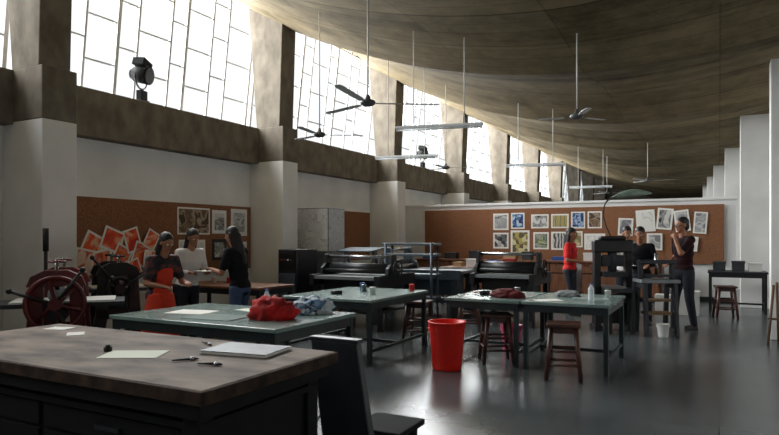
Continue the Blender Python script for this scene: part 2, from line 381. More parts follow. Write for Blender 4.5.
table('narrow wooden desk under the cork pinboard',-7.3,-5.6,6.7,7.5,0.76,woodB,darkm,name='desk')
table('brown wooden work table with printing clutter',-5.4,-3.7,12.5,13.3,0.82,woodB,woodR,name='work_table')
table('dark work table beside the white column',-0.2,0.82,13.6,14.4,0.8,darkm,blackm,name='work_table')
def desk(x0,x1,label):
    r=root('drawer_desk',label,'desk',((x0+x1)/2,15.4,0),0,'wooden desks along the partition'); w=(x1-x0)/2
    B().bx(-w,w,-0.4,0.4,0.86,0.9,woodB).obj('desk_top',r,bevel=0.005)
    B().bx(-w+0.03,w-0.03,-0.34,0.38,0.08,0.86,woodR).obj('cabinet_body',r)
    n=int(round((2*w)/0.5))
    for i in range(n):
        a=-w+0.05+i*(2*w-0.1)/n; bb=a+(2*w-0.1)/n-0.03
        dr=B().bx(a,bb,-0.365,-0.34,0.62,0.83,woodB).obj('drawer',r,bevel=0.004)
        B().sph(((a+bb)/2,-0.375,0.73),0.015,steel,8).obj('knob',dr)
        dd=B().bx(a,bb,-0.365,-0.34,0.12,0.59,woodB).obj('cabinet_door',r,bevel=0.004)
        B().sph((bb-0.05,-0.375,0.4),0.015,steel,8).obj('knob',dd)
    for sx in (-1,1):
        B().bx(sx*(w-0.08)-0.04,sx*(w-0.08)+0.04,-0.3,0.3,0,0.08,woodR).obj('foot',r)
desk(-7.2,-5.2,'brown wooden drawer desk below the empty cork'); desk(-5.0,-3.1,'brown wooden drawer desk below small prints'); desk(-2.9,-1.1,'brown wooden drawer desk behind the press group')
r=root('plan_table','large worn wooden-topped print table on black cabinet base','table',(-2.94,2.28,0))
W=1.15; D=0.48
B().bx(-W,W,-D,D,0.8,0.85,woodT).obj('table_top',r,bevel=0.006)
for sy in (-1,1): B().bx(-W-.01,W+.01,sy*(D+.005)-0.007,sy*(D+.005)+0.007,0.79,0.846,woodE).obj('edge_strip',r,bevel=0.003,label='dark chipped wooden edge')
for sx in (-1,1): B().bx(sx*(W+.005)-0.007,sx*(W+.005)+0.007,-D,D,0.79,0.846,woodE).obj('edge_strip',r,bevel=0.003,label='dark chipped wooden edge')
B().bx(-W+.03,W-.03,-D+.02,D-.02,0.72,0.8,matBlack).obj('apron',r,bevel=0.004)
b=B().bx(-1.05,1.05,-0.38,0.38,0.1,0.66,matBlack); b.bx(-1.08,1.08,-0.42,0.42,0.66,0.69,matBlack); b.bx(-1.05,1.05,-0.38,0.38,0.69,0.72,matBlack); b.obj('cabinet_body',r)
for i in range(4):
    z=0.14+i*0.13
    dr=B().bx(-1.0,-0.02,-0.395,-0.38,z,z+0.115,matBlack).obj('drawer',r,bevel=0.003)
    B().box((-0.5,-0.405,z+0.06),(0.16,0.02,0.02),darkm).obj('handle',dr)
    dr=B().bx(0.02,1.0,-0.395,-0.38,z,z+0.115,matBlack).obj('drawer',r,bevel=0.003)
    B().box((0.5,-0.405,z+0.06),(0.16,0.02,0.02),darkm).obj('handle',dr)
for sx in (-1,1):
    for sy in (-1,1): B().box((sx*1.03,sy*0.38,0.36),(0.09,0.09,0.72),matBlack).obj('leg',r,bevel=0.005)
r=root('iron_stand','dark grey iron guillotine stand with slanted end plate','stand',(-1.99,3.1,0),0.0)
B().prism([(-0.06,0.0),(0.28,0.0),(0.14,0.84),(-0.18,0.84)],'Y',-0.03,0.03,darkm).obj('side_plate',r,bevel=0.008)
B().bx(-0.19,0.15,-0.035,0.035,0.835,0.86,darkm).obj('stand_top',r,bevel=0.004)
B().bx(-0.06,0.28,0.03,0.2,0.0,0.05,blackm).obj('foot_plate',r,bevel=0.006)
r=root('low_bench','low black iron bench beside the print table','bench',(-1.94,3.58,0))
B().bx(-0.17,0.2,-0.18,0.2,0.2,0.24,matBlack).obj('seat',r,bevel=0.008)
for sx in (-1,1):
    for sy in (-1,1): B().box((sx*0.13,sy*0.15,0.1),(0.05,0.05,0.2),matBlack).obj('leg',r)
# stools
r=root('wooden_stool','dark reddish wooden stool with square seat','stool',(-1.42,6.5,0),0.2,'wooden stools')
B().bx(-0.17,0.17,-0.17,0.17,0.54,0.575,woodR).obj('seat',r,bevel=0.01)
B().bx(-0.13,0.13,-0.13,-0.11,0.48,0.54,woodR).bx(-0.13,0.13,0.11,0.13,0.48,0.54,woodR).bx(-0.13,-0.11,-0.13,0.13,0.48,0.54,woodR).bx(0.11,0.13,-0.13,0.13,0.48,0.54,woodR).obj('apron',r)
for sx in (-1,1):
    for sy in (-1,1): B().cyl((sx*0.17,sy*0.17,0),(sx*0.12,sy*0.12,0.54),0.022,woodR,0.026,seg=8).obj('leg',r)
b=B()
for z in (0.16,0.3):
    k=0.17-0.05*z/0.54
    for s in (-1,1):
        b.cyl((-k,s*k,z),(k,s*k,z),0.013,woodR,seg=8)
        b.cyl((s*k,-k,z+0.03),(s*k,k,z+0.03),0.013,woodR,seg=8)
b.obj('rung',r)
copy_thing(r,(-2.3,6.98,0),0.5); copy_thing(r,(-3.72,7.86,0),0.1); copy_thing(r,(-3.4,9.0,0),0.4); copy_thing(r,(0.1,12.9,0),0.2)
copy_thing(r,(-5.2,7.9,0),0.3)
def bucket(loc,R,h,mat,label,name='waste_bin'):
    r=root(name,label,'bucket',loc)
    B().lathe([(0,0.0),(R*0.74,0.0),(R*0.78,0.02),(R*0.93,h*0.86),(R*0.95,h*0.87),(R*0.96,h*0.97),(R*1.02,h*0.98),(R*1.02,h),(R*0.94,h),(R*0.9,h*0.86),(R*0.72,0.03),(0,0.03)],mat).obj('bucket_body',r)
    b=B(); n=12
    pts=[(R*1.03*math.cos(pi*i/n),-R*1.03*math.sin(pi*i/n)*0.55-0.0,h*0.93-R*0.75*math.sin(pi*i/n)) for i in range(n+1)]
    b.tube(pts,0.006,mat,6).obj('bucket_handle',r)
    return r
bucket((-2.66,6.36,0),0.21,0.53,redP,'bright red plastic bin on the cement floor')
bucket((-2.35,7.75,0),0.14,0.34,pinkP,'pink plastic bucket under the green table')
bucket((-0.72,9.85,0),0.09,0.2,whiteP,'small white plastic pail near the press','paint_pail')
# ---------- table clutter ----------
def sheet(x,y,z,w,h,rot,mat=paper,label='sheet of paper on the table',t=0.003,name='paper_sheet'):
    o=B().bx(-w/2,w/2,-h/2,h/2,0,t,mat).obj(name); o.location=(x,y,z); o.rotation_euler=(0,0,rot); return tag(o,label,'paper')
paperY=M('cream_green_paper',(212,216,196),0.7,0,0.04,5)
sheet(-2.66,2.2,0.85,0.3,0.21,0.5,paperY,'pale cream sheet on the worn print table')
sheet(-3.86,2.6,0.85,0.16,0.12,0.3,paper,'small white scrap on the worn print table')
sheet(-3.55,2.5,0.85,0.1,0.14,0.9,paper,'small white scrap on the worn print table')
nb=root('notebook','grey-blue covered sketchbook lying closed','book',(-2.2,2.53,0.85),0.15)
B().bx(-0.19,0.19,-0.13,0.13,0.004,0.016,paper).obj('page_block',nb)
B().bx(-0.195,0.195,-0.135,0.135,0.016,0.02,paperB).obj('cover',nb,bevel=0.001); B().bx(-0.195,0.195,-0.135,0.135,0,0.004,paperB).obj('cover',nb)
def brush(x,y,z,rot,L=0.2):
    r=root('paint_brush','short dark ink brush lying on table','brush',(x,y,z),rot,'brushes on the print table')
    B().cyl((-L/2,0,0.008),(L*0.2,0,0.008),0.004,blackm,0.007,seg=8).obj('handle',r)
    B().cyl((L*0.2,0,0.009),(L*0.36,0,0.009),0.009,steel,0.009,seg=8).obj('ferrule',r)
    B().cyl((L*0.36,0,0.009),(L*0.55,0,0.007),0.009,blackm,0.003,seg=8).obj('bristles',r)
brush(-2.3,2.2,0.85,0.9,.12); brush(-2.12,2.18,0.85,0.3,.12); brush(-2.55,2.6,0.85,-.4,.13)
o=B().lathe([(0,0),(0.02,0),(0.022,0.02),(0.012,0.028),(0.012,0.036),(0,0.036)],blackm).obj('ink_jar',loc=(-2.86,2.2,0.85)); tag(o,'tiny black ink jar on the print table','jar')
o=B().blob((0,0,0),(0.19,0.14,0.13),redC,0.35,2.4,4,2).obj('red_cloth',loc=(-3.4,4.25,0.75),rotz=0.3); tag(o,'crumpled bright red cloth bundle on green table','cloth')
o=B().blob((0,0,0),(0.2,0.14,0.1),patC,0.35,2.2,4,5).obj('patterned_cloth',loc=(-3.35,4.75,0.75),rotz=0.9); tag(o,'crumpled blue and white patterned cloth','cloth')
def bottle(x,y,z,h=0.22,capm=bluP,label='clear plastic water bottle with blue cap'):
    r=root('water_bottle',label,'bottle',(x,y,z))
    B().lathe([(0,0),(0.03,0),(0.033,0.01),(0.033,h*0.35),(0.03,h*0.4),(0.033,h*0.45),(0.033,h*0.7),(0.014,h*0.88),(0.013,h*0.95),(0,h*0.95)],glassm,seg=18).obj('bottle_body',r)
    B().cyl((0,0,h*0.93),(0,0,h),0.016,capm,seg=14).obj('cap',r)
bottle(-3.75,4.6,0.75); bottle(-1.25,7.1,0.75,0.2); bottle(-6.1,7.0,0.76,0.25,redP,'clear plastic bottle with red cap on desk')
def jar(x,y,z,r0,h,mat,label='small ink tin on the table',name='ink_tin'):
    o=B().lathe([(0,0),(r0,0),(r0,h*0.9),(r0*1.05,h*0.9),(r0*1.05,h),(0,h)],mat,seg=18).obj(name,loc=(x,y,z)); return tag(o,label,'tin')
sheet(-4.4,4.3,0.75,0.4,0.3,0.2,paper,'white sheet on green work table'); sheet(-4.0,4.7,0.75,0.3,0.22,-.3,paperY,'cream sheet on green work table'); 
slab=M('pale_plate',(164,182,178),0.2,0,0.05,5)
sheet(-3.9,4.1,0.75,0.5,0.35,0.1,slab,'pale glass inking slab on green table',0.008,'inking_slab')
for (x,y,z,m) in [(-4.1,7.0,0.75,steel),(-3.8,6.7,0.75,whiteP),(-4.3,7.3,0.75,bluP),(-2.2,7.5,0.75,steel),(-6.6,7.2,0.76,redP),(-6.9,7.2,0.76,whiteP),(-1.15,7.6,0.75,whiteP),(-3.6,7.4,0.75,redP)]:
    jar(x,y,z,0.035,0.09,m)
o=B().blob((0,0,0),(0.2,0.12,0.07),M('dark_red_cloth',(90,18,20),0.8,0,0.3,8),0.3,2.4,4,9).obj('folded_cloth',loc=(-2.2,7.1,0.75)); tag(o,'dark red folded cloth on green table','cloth')
o=B().blob((0,0,0),(0.14,0.1,0.05),M('grey_cloth',(130,134,136),0.8,0,0.3,8),0.3,2.4,4,4).obj('rag',loc=(-1.6,7.55,0.75)); tag(o,'small grey rag on green table','cloth')
sheet(-1.3,7.35,0.75,0.4,0.24,0.2,slab,'pale glass inking slab on green table',0.008,'inking_slab'); sheet(-1.7,7.0,0.75,0.28,0.2,0.7,paper,'white sheet on green work table')
def brayer(x,y,z,rot):
    r=root('ink_roller','black rubber ink roller with wooden handle','roller',(x,y,z),rot)
    B().cyl((-0.07,0,0.025),(0.07,0,0.025),0.025,blackm,seg=16).obj('roller',r)
    B().tube([(-0.08,0,0.025),(-0.08,0.05,0.03),(0.08,0.05,0.03),(0.08,0,0.025)],0.004,steel,6).obj('frame',r)
    B().cyl((0,0.05,0.03),(0,0.17,0.02),0.012,woodL,0.015,seg=10).obj('handle',r)
brayer(-4.2,6.5,0.75,0.5); brayer(-2.55,7.3,0.75,1.2)
rr=random.Random(3)
bx_cols=[M('box_red',(150,40,30),0.6,0,0.1,3),M('box_tan',(170,140,100),0.7,0,0.1,3),M('box_white',(205,203,198),0.6,0,0.05,3),M('box_dark',(40,42,46),0.6,0,0.1,3),bluP]
def boxy(x,y,z,w,d,h,mat,label='cardboard storage box with lid',name='storage_box',rot=0):
    r=root(name,label,'box',(x,y,z),rot)
    B().bx(-w/2,w/2,-d/2,d/2,0,h*0.85,mat).obj('box_body',r,bevel=0.004)
    B().bx(-w/2-0.008,w/2+0.008,-d/2-0.008,d/2+0.008,h*0.78,h,mat).obj('lid',r,bevel=0.004)
for x in (-6.9,-6.3,-5.6,-4.7,-4.2,-3.5,-2.6,-2.0,-1.4):
    boxy(x+rr.uniform(-.1,.1),15.4,0.9,rr.uniform(.2,.4),.25,rr.uniform(.08,.22),bx_cols[rr.randrange(5)])
for x in (-5.15,-4.75,-4.3,-3.95): boxy(x,12.9+rr.uniform(-.15,.15),0.82,rr.uniform(.18,.26),.25,rr.uniform(.08,.2),bx_cols[rr.randrange(5)])
for x in (0.0,0.33,0.62): boxy(x,14.0,0.8,.22,.25,rr.uniform(.1,.2),bx_cols[[3,2,3][int(x*3)%3]])
boxy(-0.5,13.0,0,.35,.3,.45,bx_cols[2],'white lidded storage carton on the floor'); boxy(-0.95,13.2,0,.3,.3,.35,bx_cols[2],'white lidded storage carton on the floor')
r=root('folded_easel','folded dark wooden easel leaning on the white column','easel',(0.72,9.9,0))
for sx in (-1,1): B().cyl((sx*0.13,0,0),(sx*0.04,0.38,0.78),0.018,woodD,seg=8).obj('leg',r)
B().cyl((0,0.1,0),(0,0.4,0.82),0.018,woodD,seg=8).obj('mast',r)
B().box((0,0.16,0.33),(0.26,0.03,0.03),woodD).obj('tray',r)

# ---------- presses ----------
def etching_press(loc,rot,mat,label,R=0.3,lever=True,rl=0.58,bl=0.62,angs=(0.35,2.2,4.3),wm=None):
    r=root('etching_press',label,'press',loc,rot); wm=wm or mat
    for sx in (-0.32,0.32):
        b=B()
        for sy in (-1,1):
            b.prism([(sy*0.36,0),(sy*0.2,0),(sy*0.12,0.5),(sy*0.11,1.02),(sy*0.23,1.02),(sy*0.26,0.5)],'X',sx-0.045,sx+0.045,mat)
        b.prism([(-0.26,0.98),(0.26,0.98),(0.22,1.08),(0.1,1.14),(-0.1,1.14),(-0.22,1.08)],'X',sx-0.055,sx+0.055,mat)
        b.prism([(-0.26,0.44),(0.26,0.44),(0.26,0.56),(-0.26,0.56)],'X',sx-0.045,sx+0.045,mat)
        b.obj('side_frame',r,bevel=0.008)
        s=B().cyl((sx,0,0.95),(sx,0,1.24),0.02,steel,seg=10); s.torus((sx,0,1.22),0.075,0.012,mat,'Z',20,6)
        s.cyl((sx-0.07,0,1.22),(sx+0.07,0,1.22),0.008,mat,seg=6).cyl((sx,-0.07,1.22),(sx,0.07,1.22),0.008,mat,seg=6); s.obj('pressure_screw',r)
    B().cyl((-0.29,0,0.9),(0.29,0,0.9),0.085,steel,seg=28).obj('upper_roller',r)
    B().cyl((-0.29,0,0.69),(0.29,0,0.69),0.08,darkm,seg=28).obj('lower_roller',r)
    B().bx(-0.27,0.27,-bl,bl,0.77,0.812,darkm).obj('press_bed',r,bevel=0.004)
    B().bx(-0.25,0.25,-bl*.85,bl*.7,0.812,0.828,whiteP).obj('felt_blanket',r)
    B().cyl((-0.36,-0.25,0.2),(0.36,-0.25,0.2),0.025,mat).obj('tie_rod',r); B().cyl((-0.36,0.25,0.2),(0.36,0.25,0.2),0.025,mat).obj('tie_rod',r)
    w=B().torus((-0.45,0,0.82),R,0.024,wm,'X',40,8).cyl((-0.5,0,0.82),(-0.36,0,0.82),0.06,wm)
    for i in range(3):
        a=i*pi/3+0.3; w.cyl((-0.45,-R*math.cos(a),0.82-R*math.sin(a)),(-0.45,R*math.cos(a),0.82+R*math.sin(a)),0.018,wm,seg=8)
    w.obj('spoked_wheel',r)
    if lever:
        w=B()
        for a in angs:
            q=(-0.48,rl*math.cos(a),0.82+rl*math.sin(a)); w.cyl((-0.48,0,0.82),q,0.015,blackm,seg=8); w.sph(q,0.028,blackm,10)
        w.obj('star_handle',r)
    return r
etching_press((-5.92,4.0,0),2.45,maroon,'maroon cast-iron etching press with spoked wheel',0.25,True,0.4,0.6)
etching_press((-6.95,5.45,0),2.6,blackm,'smaller black etching press beside the pinned red prints',0.13,True,0.5,0.42,(0.9,2.6,4.4))
r=root('floor_lever','black upright iron lever with knob on stand','lever',(-6.7,4.35,0))
B().cyl((0,0,0),(0,0,0.04),0.14,blackm,seg=20).obj('lever_base',r); B().cyl((0,0,0.04),(0,0,1.5),0.02,blackm,seg=10).cyl((0,0,1.3),(0,0,1.56),0.032,blackm,seg=12).obj('lever_arm',r)
def proof_press(loc,rot,L,W,label,bm_,fm,cyl_h=1.0,col2=steel,cxf=0.12,cy_m=None,cr_=0.085):
    r=root('proof_press',label,'press',loc,rot); h=0.84
    for sy in (-1,1):
        B().bx(-L/2,L/2,sy*W/2-0.04,sy*W/2+0.04,h-0.16,h+0.02,fm).obj('bed_rail',r,bevel=0.008)
    B().bx(-L/2+0.02,L/2-0.02,-W/2+0.03,W/2-0.03,h-0.05,h,greyM).obj('press_bed',r)
    for sx in (-1,1):
        for sy in (-1,1):
            x=sx*(L/2-0.12); y=sy*(W/2-0.03)
            B().prism([(x-0.11,0),(x+0.11,0),(x+0.08,0.1),(x+0.06,h-0.16),(x-0.06,h-0.16),(x-0.08,0.1)],'Y',y-0.04,y+0.04,fm).obj('leg',r,bevel=0.005)
    B().bx(-L/2+0.1,L/2-0.1,-W/2+0.06,W/2-0.06,0.25,0.29,fm).obj('lower_shelf',r)
    B().bx(-L/2+0.2,L/2-0.2,-W/2+0.1,W/2-0.1,0.4,h-0.06,bm_).obj('drive_housing',r,bevel=0.012)
    cx=L*cxf
    for sy in (-1,1):
        y=sy*(W/2+0.02)
        B().prism([(cx-0.22,h+0.02),(cx+0.22,h+0.02),(cx+0.2,h+0.12),(cx+0.1,h+0.18),(cx+0.08,cyl_h+0.12),(cx-0.08,cyl_h+0.12),(cx-0.1,h+0.18),(cx-0.2,h+0.12)],'Y',y-0.03,y+0.03,bm_).obj('carriage_plate',r,bevel=0.008)
    B().cyl((cx,-W/2,h+0.11),(cx,W/2,h+0.11),cr_,cy_m or darkm,seg=28).obj('impression_cylinder',r)
    B().cyl((cx-0.14,-W/2,h+0.07),(cx-0.14,W/2,h+0.07),0.036,blackm).obj('ink_roller',r); B().cyl((cx+0.0,-W/2,cyl_h+0.08),(cx+0.0,W/2,cyl_h+0.08),0.026,col2).obj('ink_roller',r); B().cyl((cx+0.15,-W/2,h+0.07),(cx+0.15,W/2,h+0.07),0.036,col2).obj('ink_roller',r)
    b=B(); b.cyl((cx,-W/2-0.14,h+0.1),(cx,-W/2,h+0.1),0.022,col2); b.torus((cx,-W/2-0.11,h+0.1),0.15,0.012,fm,'Y',28,6)
    for i in range(3):
        a=i*pi/3; b.cyl((cx-0.15*math.cos(a),-W/2-0.11,h+0.1-0.15*math.sin(a)),(cx+0.15*math.cos(a),-W/2-0.11,h+0.1+0.15*math.sin(a)),0.009,fm,seg=6)
    b.obj('hand_wheel',r)
    return r
redR=M('red_ink_rubber',(120,32,28),0.6,0,0.1,4)
proof_press((-5.25,8.95,0),pi/2,1.3,1.2,'dark grey flatbed proofing press with roller carriage',darkm,darkm,cyl_h=1.06,cxf=-0.1)
proof_press((-5.1,10.9,0),0.05,1.9,0.9,'blue-grey lithography press with long steel bed',gunm,gunm,cxf=-0.25,cyl_h=1.15)
proof_press((-3.15,10.4,0),pi/2,1.2,1.0,'black proof press with red and steel rollers',blackm,blackm,cy_m=blackm,cyl_h=1.1,cxf=-0.15,cr_=0.1)
r=root('feed_board','slanted blue-grey feed board on steel trestle','press part',(-5.9,9.95,0))
for sx in (-1,1): B().prism([(-0.3,0),(-0.24,0),(-0.03,1.1),(0.03,1.1),(0.24,0),(0.3,0),(0.05,1.22),(-0.05,1.22)],'X',sx*0.3-0.02,sx*0.3+0.02,gunm).obj('trestle',r)
B().box((0,0,1.235),(0.75,0.5,0.025),gunm,rot=(0.12,0,0)).obj('board',r,bevel=0.004)
r=root('control_cabinet','tall dark grey machine control cabinet','cabinet',(-6.45,8.75,0))
B().bx(-0.2,0.2,-0.3,0.3,0.06,1.26,darkm).obj('cabinet_body',r,bevel=0.02)
B().bx(-0.17,0.17,-0.315,-0.3,0.15,0.85,gunm).obj('cabinet_door',r,bevel=0.004)
B().bx(-0.15,0.15,-0.32,-0.3,0.95,1.2,blackm).obj('control_panel',r,bevel=0.004)
for i in range(4): B().cyl((-0.1+i*0.065,-0.335,1.08),(-0.1+i*0.065,-0.32,1.08),0.014,[redP,steel,whiteP,steel][i],seg=10).obj('push_button',r)
B().bx(-0.18,0.18,-0.27,0.27,0,0.06,blackm).obj('plinth',r)
r=root('drying_rack','blue-grey steel rack with horizontal rails','rack',(-4.85,9.95,0))
for sx in (-1,1):
    for sy in (-1,1): B().cyl((sx*0.45,sy*0.13,0),(sx*0.45,sy*0.13,1.36),0.025,gunm,seg=8).obj('post',r)
for z in (1.34,1.15,0.8,0.4):
    B().bx(-0.52,0.52,-0.15,0.15,z-0.02,z+0.02,gunm).obj('shelf',r,bevel=0.003)
leafM=M('pale_green_paint',(150,168,150),0.5,0,0,5,rgb2=(112,132,116))
def hand_press(loc,rot):
    r=root('hand_press','tall boxy black iron hand press with green counterweight','press',loc,rot)
    b=B()
    for sx in (-1,1):
        b.bx(sx*0.25-0.06,sx*0.25+0.06,-0.2,0.2,0,0.08,blackm).bx(sx*0.24-0.045,sx*0.24+0.045,-0.14,0.14,0.08,0.5,blackm)
    b.bx(-0.24,0.24,-0.12,0.12,0.42,0.5,blackm).bx(-0.24,0.24,0.08,0.12,0.08,0.42,blackm)
    b.obj('base_frame',r,bevel=0.008)
    for sx in (-1,1):
        B().bx(sx*0.24-0.05,sx*0.24+0.05,-0.08,0.08,0.5,1.24,blackm).obj('side_post',r,bevel=0.01)
    B().bx(-0.3,0.3,-0.11,0.11,1.22,1.42,blackm).bx(-0.2,0.2,-0.08,0.08,1.42,1.48,blackm).obj('head_beam',r,bevel=0.02)
    B().bx(-0.19,0.19,-0.5,0.4,0.62,0.68,darkm).obj('press_bed',r,bevel=0.006)
    b=B().bx(-0.19,-0.15,-0.56,0.5,0.55,0.62,blackm).bx(0.15,0.19,-0.56,0.5,0.55,0.62,blackm).bx(-0.19,0.19,-0.05,0.05,0.5,0.56,blackm); b.obj('bed_rail',r)
    B().bx(-0.18,0.18,-0.2,0.2,0.84,0.92,darkm).cyl((0,0,0.92),(0,0,1.24),0.07,darkm).obj('platen',r,bevel=0.006)
    B().bx(-0.17,0.17,-0.05,0.05,1.0,1.18,darkm).obj('toggle_block',r,bevel=0.01)
    kp=[Vector(p) for p in [(-0.02,-0.03,1.46),(-0.1,-0.05,1.62),(-0.15,-0.06,1.82),(-0.12,-0.06,2.0),(-0.02,-0.06,2.08),(0.08,-0.06,2.11)]]
    pts=[]
    for i in range(len(kp)-1):
        p0=kp[max(0,i-1)];p1=kp[i];p2=kp[i+1];p3=kp[min(len(kp)-1,i+2)]
        for t in (0,.25,.5,.75):
            pts.append(0.5*((2*p1)+(p2-p0)*t+(2*p0-5*p1+4*p2-p3)*t*t+(3*p1-p0-3*p2+p3)*t**3))
    pts.append(kp[-1])
    B().tube(pts,0.011,blackm,8).obj('lever',r)
    q=B(); vsn=12; up=[]
    for i in range(vsn+1):
        t=i/vsn; x=-0.02+0.62*t; z=2.09+0.08*t+0.03*math.sin(t*pi*1.2); wd=0.055*math.sin(pi*min(1,max(0.02,t)))**0.7+0.003
        ring=[q.bm.verts.new((x,-0.06+0.02*math.cos(a)*(wd/0.055),z+wd*math.sin(a))) for a in [2*pi*j/8 for j in range(8)]]
        up.append(ring)
    q.mi(leafM)
    for i in range(vsn):
        for j in range(8):
            f=q.bm.faces.new([up[i][j],up[i+1][j],up[i+1][(j+1)%8],up[i][(j+1)%8]]); f.smooth=True
    q.bm.faces.new(up[0]); q.bm.faces.new(up[-1][::-1])
    q.obj('counterweight',r,label='pale green leaf-shaped counterweight arm')
    B().tube([(0.25,-0.09,1.02),(0.32,-0.2,1.02),(0.36,-0.3,1.05)],0.016,steel,8).cyl((0.36,-0.3,1.05),(0.38,-0.38,1.07),0.024,woodL).obj('pull_bar',r)
    for sx in (-1,1): B().bx(sx*0.17-0.03,sx*0.17+0.03,-0.55,-0.49,0,0.55,blackm).obj('front_leg',r)
hand_press((-1.5,10.35,0),0.4)
r=root('plate_press','grey iron bench press with upright screw','press',(-0.84,10.15,0),0.4)
fp=[(-0.3,0),(-0.2,0),(-0.12,0.7),(0.12,0.7),(0.2,0),(0.3,0),(0.2,0.78),(-0.2,0.78)]
B().prism(fp,'X',-0.24,-0.19,darkm).obj('side_frame',r,bevel=0.006); B().prism(fp,'X',0.19,0.24,darkm).obj('side_frame',r,bevel=0.006)
B().bx(-0.28,0.28,-0.22,0.22,0.78,0.83,greyM).obj('press_bed',r,bevel=0.006)
for sx in (-1,1): B().bx(sx*0.23-0.03,sx*0.23+0.03,-0.05,0.05,0.83,1.06,darkm).obj('side_post',r,bevel=0.006)
B().bx(-0.27,0.27,-0.07,0.07,1.06,1.12,darkm).obj('head_beam',r,bevel=0.01)
B().cyl((0,0,0.9),(0,0,1.22),0.025,steel).bx(-0.18,0.18,-0.16,0.16,0.87,0.9,darkm).obj('screw_platen',r)
B().bx(-0.19,0.19,-0.12,0.12,0.3,0.34,woodL).obj('lower_shelf',r); B().bx(-0.19,0.19,-0.12,0.12,0.5,0.53,woodL).obj('lower_shelf',r)

# ---------- ceiling fans and tube lights ----------
fanM=M('fan_paint',(205,206,204),0.45,0,0.05,4); fanD=M('fan_motor_paint',(84,84,84),0.45,0.1,0.1,4); fanR=M('rod_paint',(190,188,180),0.5,0,0.1,4)
def fan(x,y,z,rot,R=0.72):
    r=root('ceiling_fan','three-blade ceiling fan on a long rod','fan',(x,y,z),rot,'long-rod ceiling fans')
    H=zc(x,y)-z
    B().cyl((0,0,0.03),(0,0,H),0.009,fanR,seg=10).obj('down_rod',r)
    B().lathe([(0,H-0.1),(0.03,H-0.1),(0.06,H),(0,H)],fanR).obj('canopy',r)
    B().lathe([(0,-0.04),(0.05,-0.04),(0.08,-0.02),(0.09,0),(0.08,0.02),(0.035,0.04),(0.018,0.09),(0,0.09)],fanD).obj('motor_housing',r)
    for i in range(3):
        a=i*2*pi/3
        m=Matrix.Rotation(a,4,'Z')
        b=B(); b.box(m@Vector((0.12,0,-0.005)),(0.12,0.022,0.006),fanD,rot=(0.0,0,a))
        b.obj('blade_arm',r)
        q=B(); 
        vs=[(0.16,-0.035),(0.26,-0.045),(R-0.06,-0.048),(R,-0.028),(R,0.03),(R-0.06,0.044),(0.26,0.042),(0.16,0.032)]
        top_=[]; bot=[]
        for (xx,yy) in vs:
            zz=yy*0.08-0.006+0.02*(xx-0.16)
            top_.append(q.bm.verts.new(m@Vector((xx,yy,zz+0.002)))); bot.append(q.bm.verts.new(m@Vector((xx,yy,zz-0.002))))
        q.mi(fanM); q.bm.faces.new(top_); q.bm.faces.new(bot[::-1])
        for k in range(8): q.bm.faces.new([top_[k],bot[k],bot[(k+1)%8],top_[(k+1)%8]])
        q.obj('blade',r)
    return r
for (x,y,a,R) in [(-3.55,6.15,0.66,0.84),(-1.6,8.1,1.0,0.5),(-5.28,7.7,0.66,0.66),(-5.3,12.6,0.5,0.6),(-1.7,18.0,0.1,0.7),(-3.4,22.3,0.3,0.7)]: fan(x,y,3.0,a,R)
tubeM=M('tube_white',(232,236,238),0.35,0,0.04,3)
def tube_light(x,y,z,rot=0,k=1.0):
    r=root('tube_light','slim white fluorescent tube light hung on two rods','lamp',(x,y,z),rot,'hanging tube lights')
    for sx in (-0.36,0.36):
        wx=x+sx*math.cos(rot); wy=y+sx*math.sin(rot)
        B().cyl((sx,0,0.03),(sx,0,zc(wx,wy)-z),0.007,fanR,seg=8).obj('hanging_rod',r)
    B().bx(-0.62*k,0.62*k,-0.03,0.03,0,0.035,tubeM).obj('lamp_batten',r,bevel=0.004)
    B().cyl((-0.58*k,0,-0.02),(0.58*k,0,-0.02),0.014,tubeM,seg=12).obj('tube',r)
    for sx in (-1,1): B().box((sx*0.595*k,0,-0.01),(0.03,0.035,0.05),whiteP).obj('end_cap',r)
for (x,y) in [(-3.46,7.97),(-3.45,13.1),(-5.3,10.65),(-3.45,19.5)]: tube_light(x,y,3.0,0.22)
def spot(x,y,rot):
    r=root('flood_lamp','old black flood lamp standing on the window ledge','lamp',(x,y,3.55),rot)
    B().cyl((0,0,0),(0,0,0.03),0.13,blackm,seg=24).cyl((0,0,0.03),(0,0,0.22),0.02,blackm).obj('stand',r)
    pts=[(0.17*math.cos(a),0,0.42+0.2*math.sin(a)) for a in [pi+pi*i/10 for i in range(11)]]
    B().tube(pts,0.014,blackm,8).obj('yoke',r)
    B().cyl((0,-0.14,0.42),(0,0.1,0.46),0.14,matBlack,0.12,seg=24).cyl((0,0.1,0.46),(0,0.16,0.47),0.08,matBlack).obj('lamp_housing',r)
    B().cyl((0,-0.14,0.42),(0,-0.15,0.418),0.12,darkm,0.12,seg=24).obj('lens',r)
    B().box((0.03,0.0,0.62),(0.24,0.2,0.12),matBlack,rot=(0.1,0.25,0)).obj('top_vent',r,bevel=0.01)
    B().bx(-0.06,0.1,-0.05,0.05,0.02,0.2,matBlack).obj('ballast_box',r,bevel=0.008)
spot(-7.96,6.72,pi/2+0.3); spot(-7.96,17.1,pi/2)

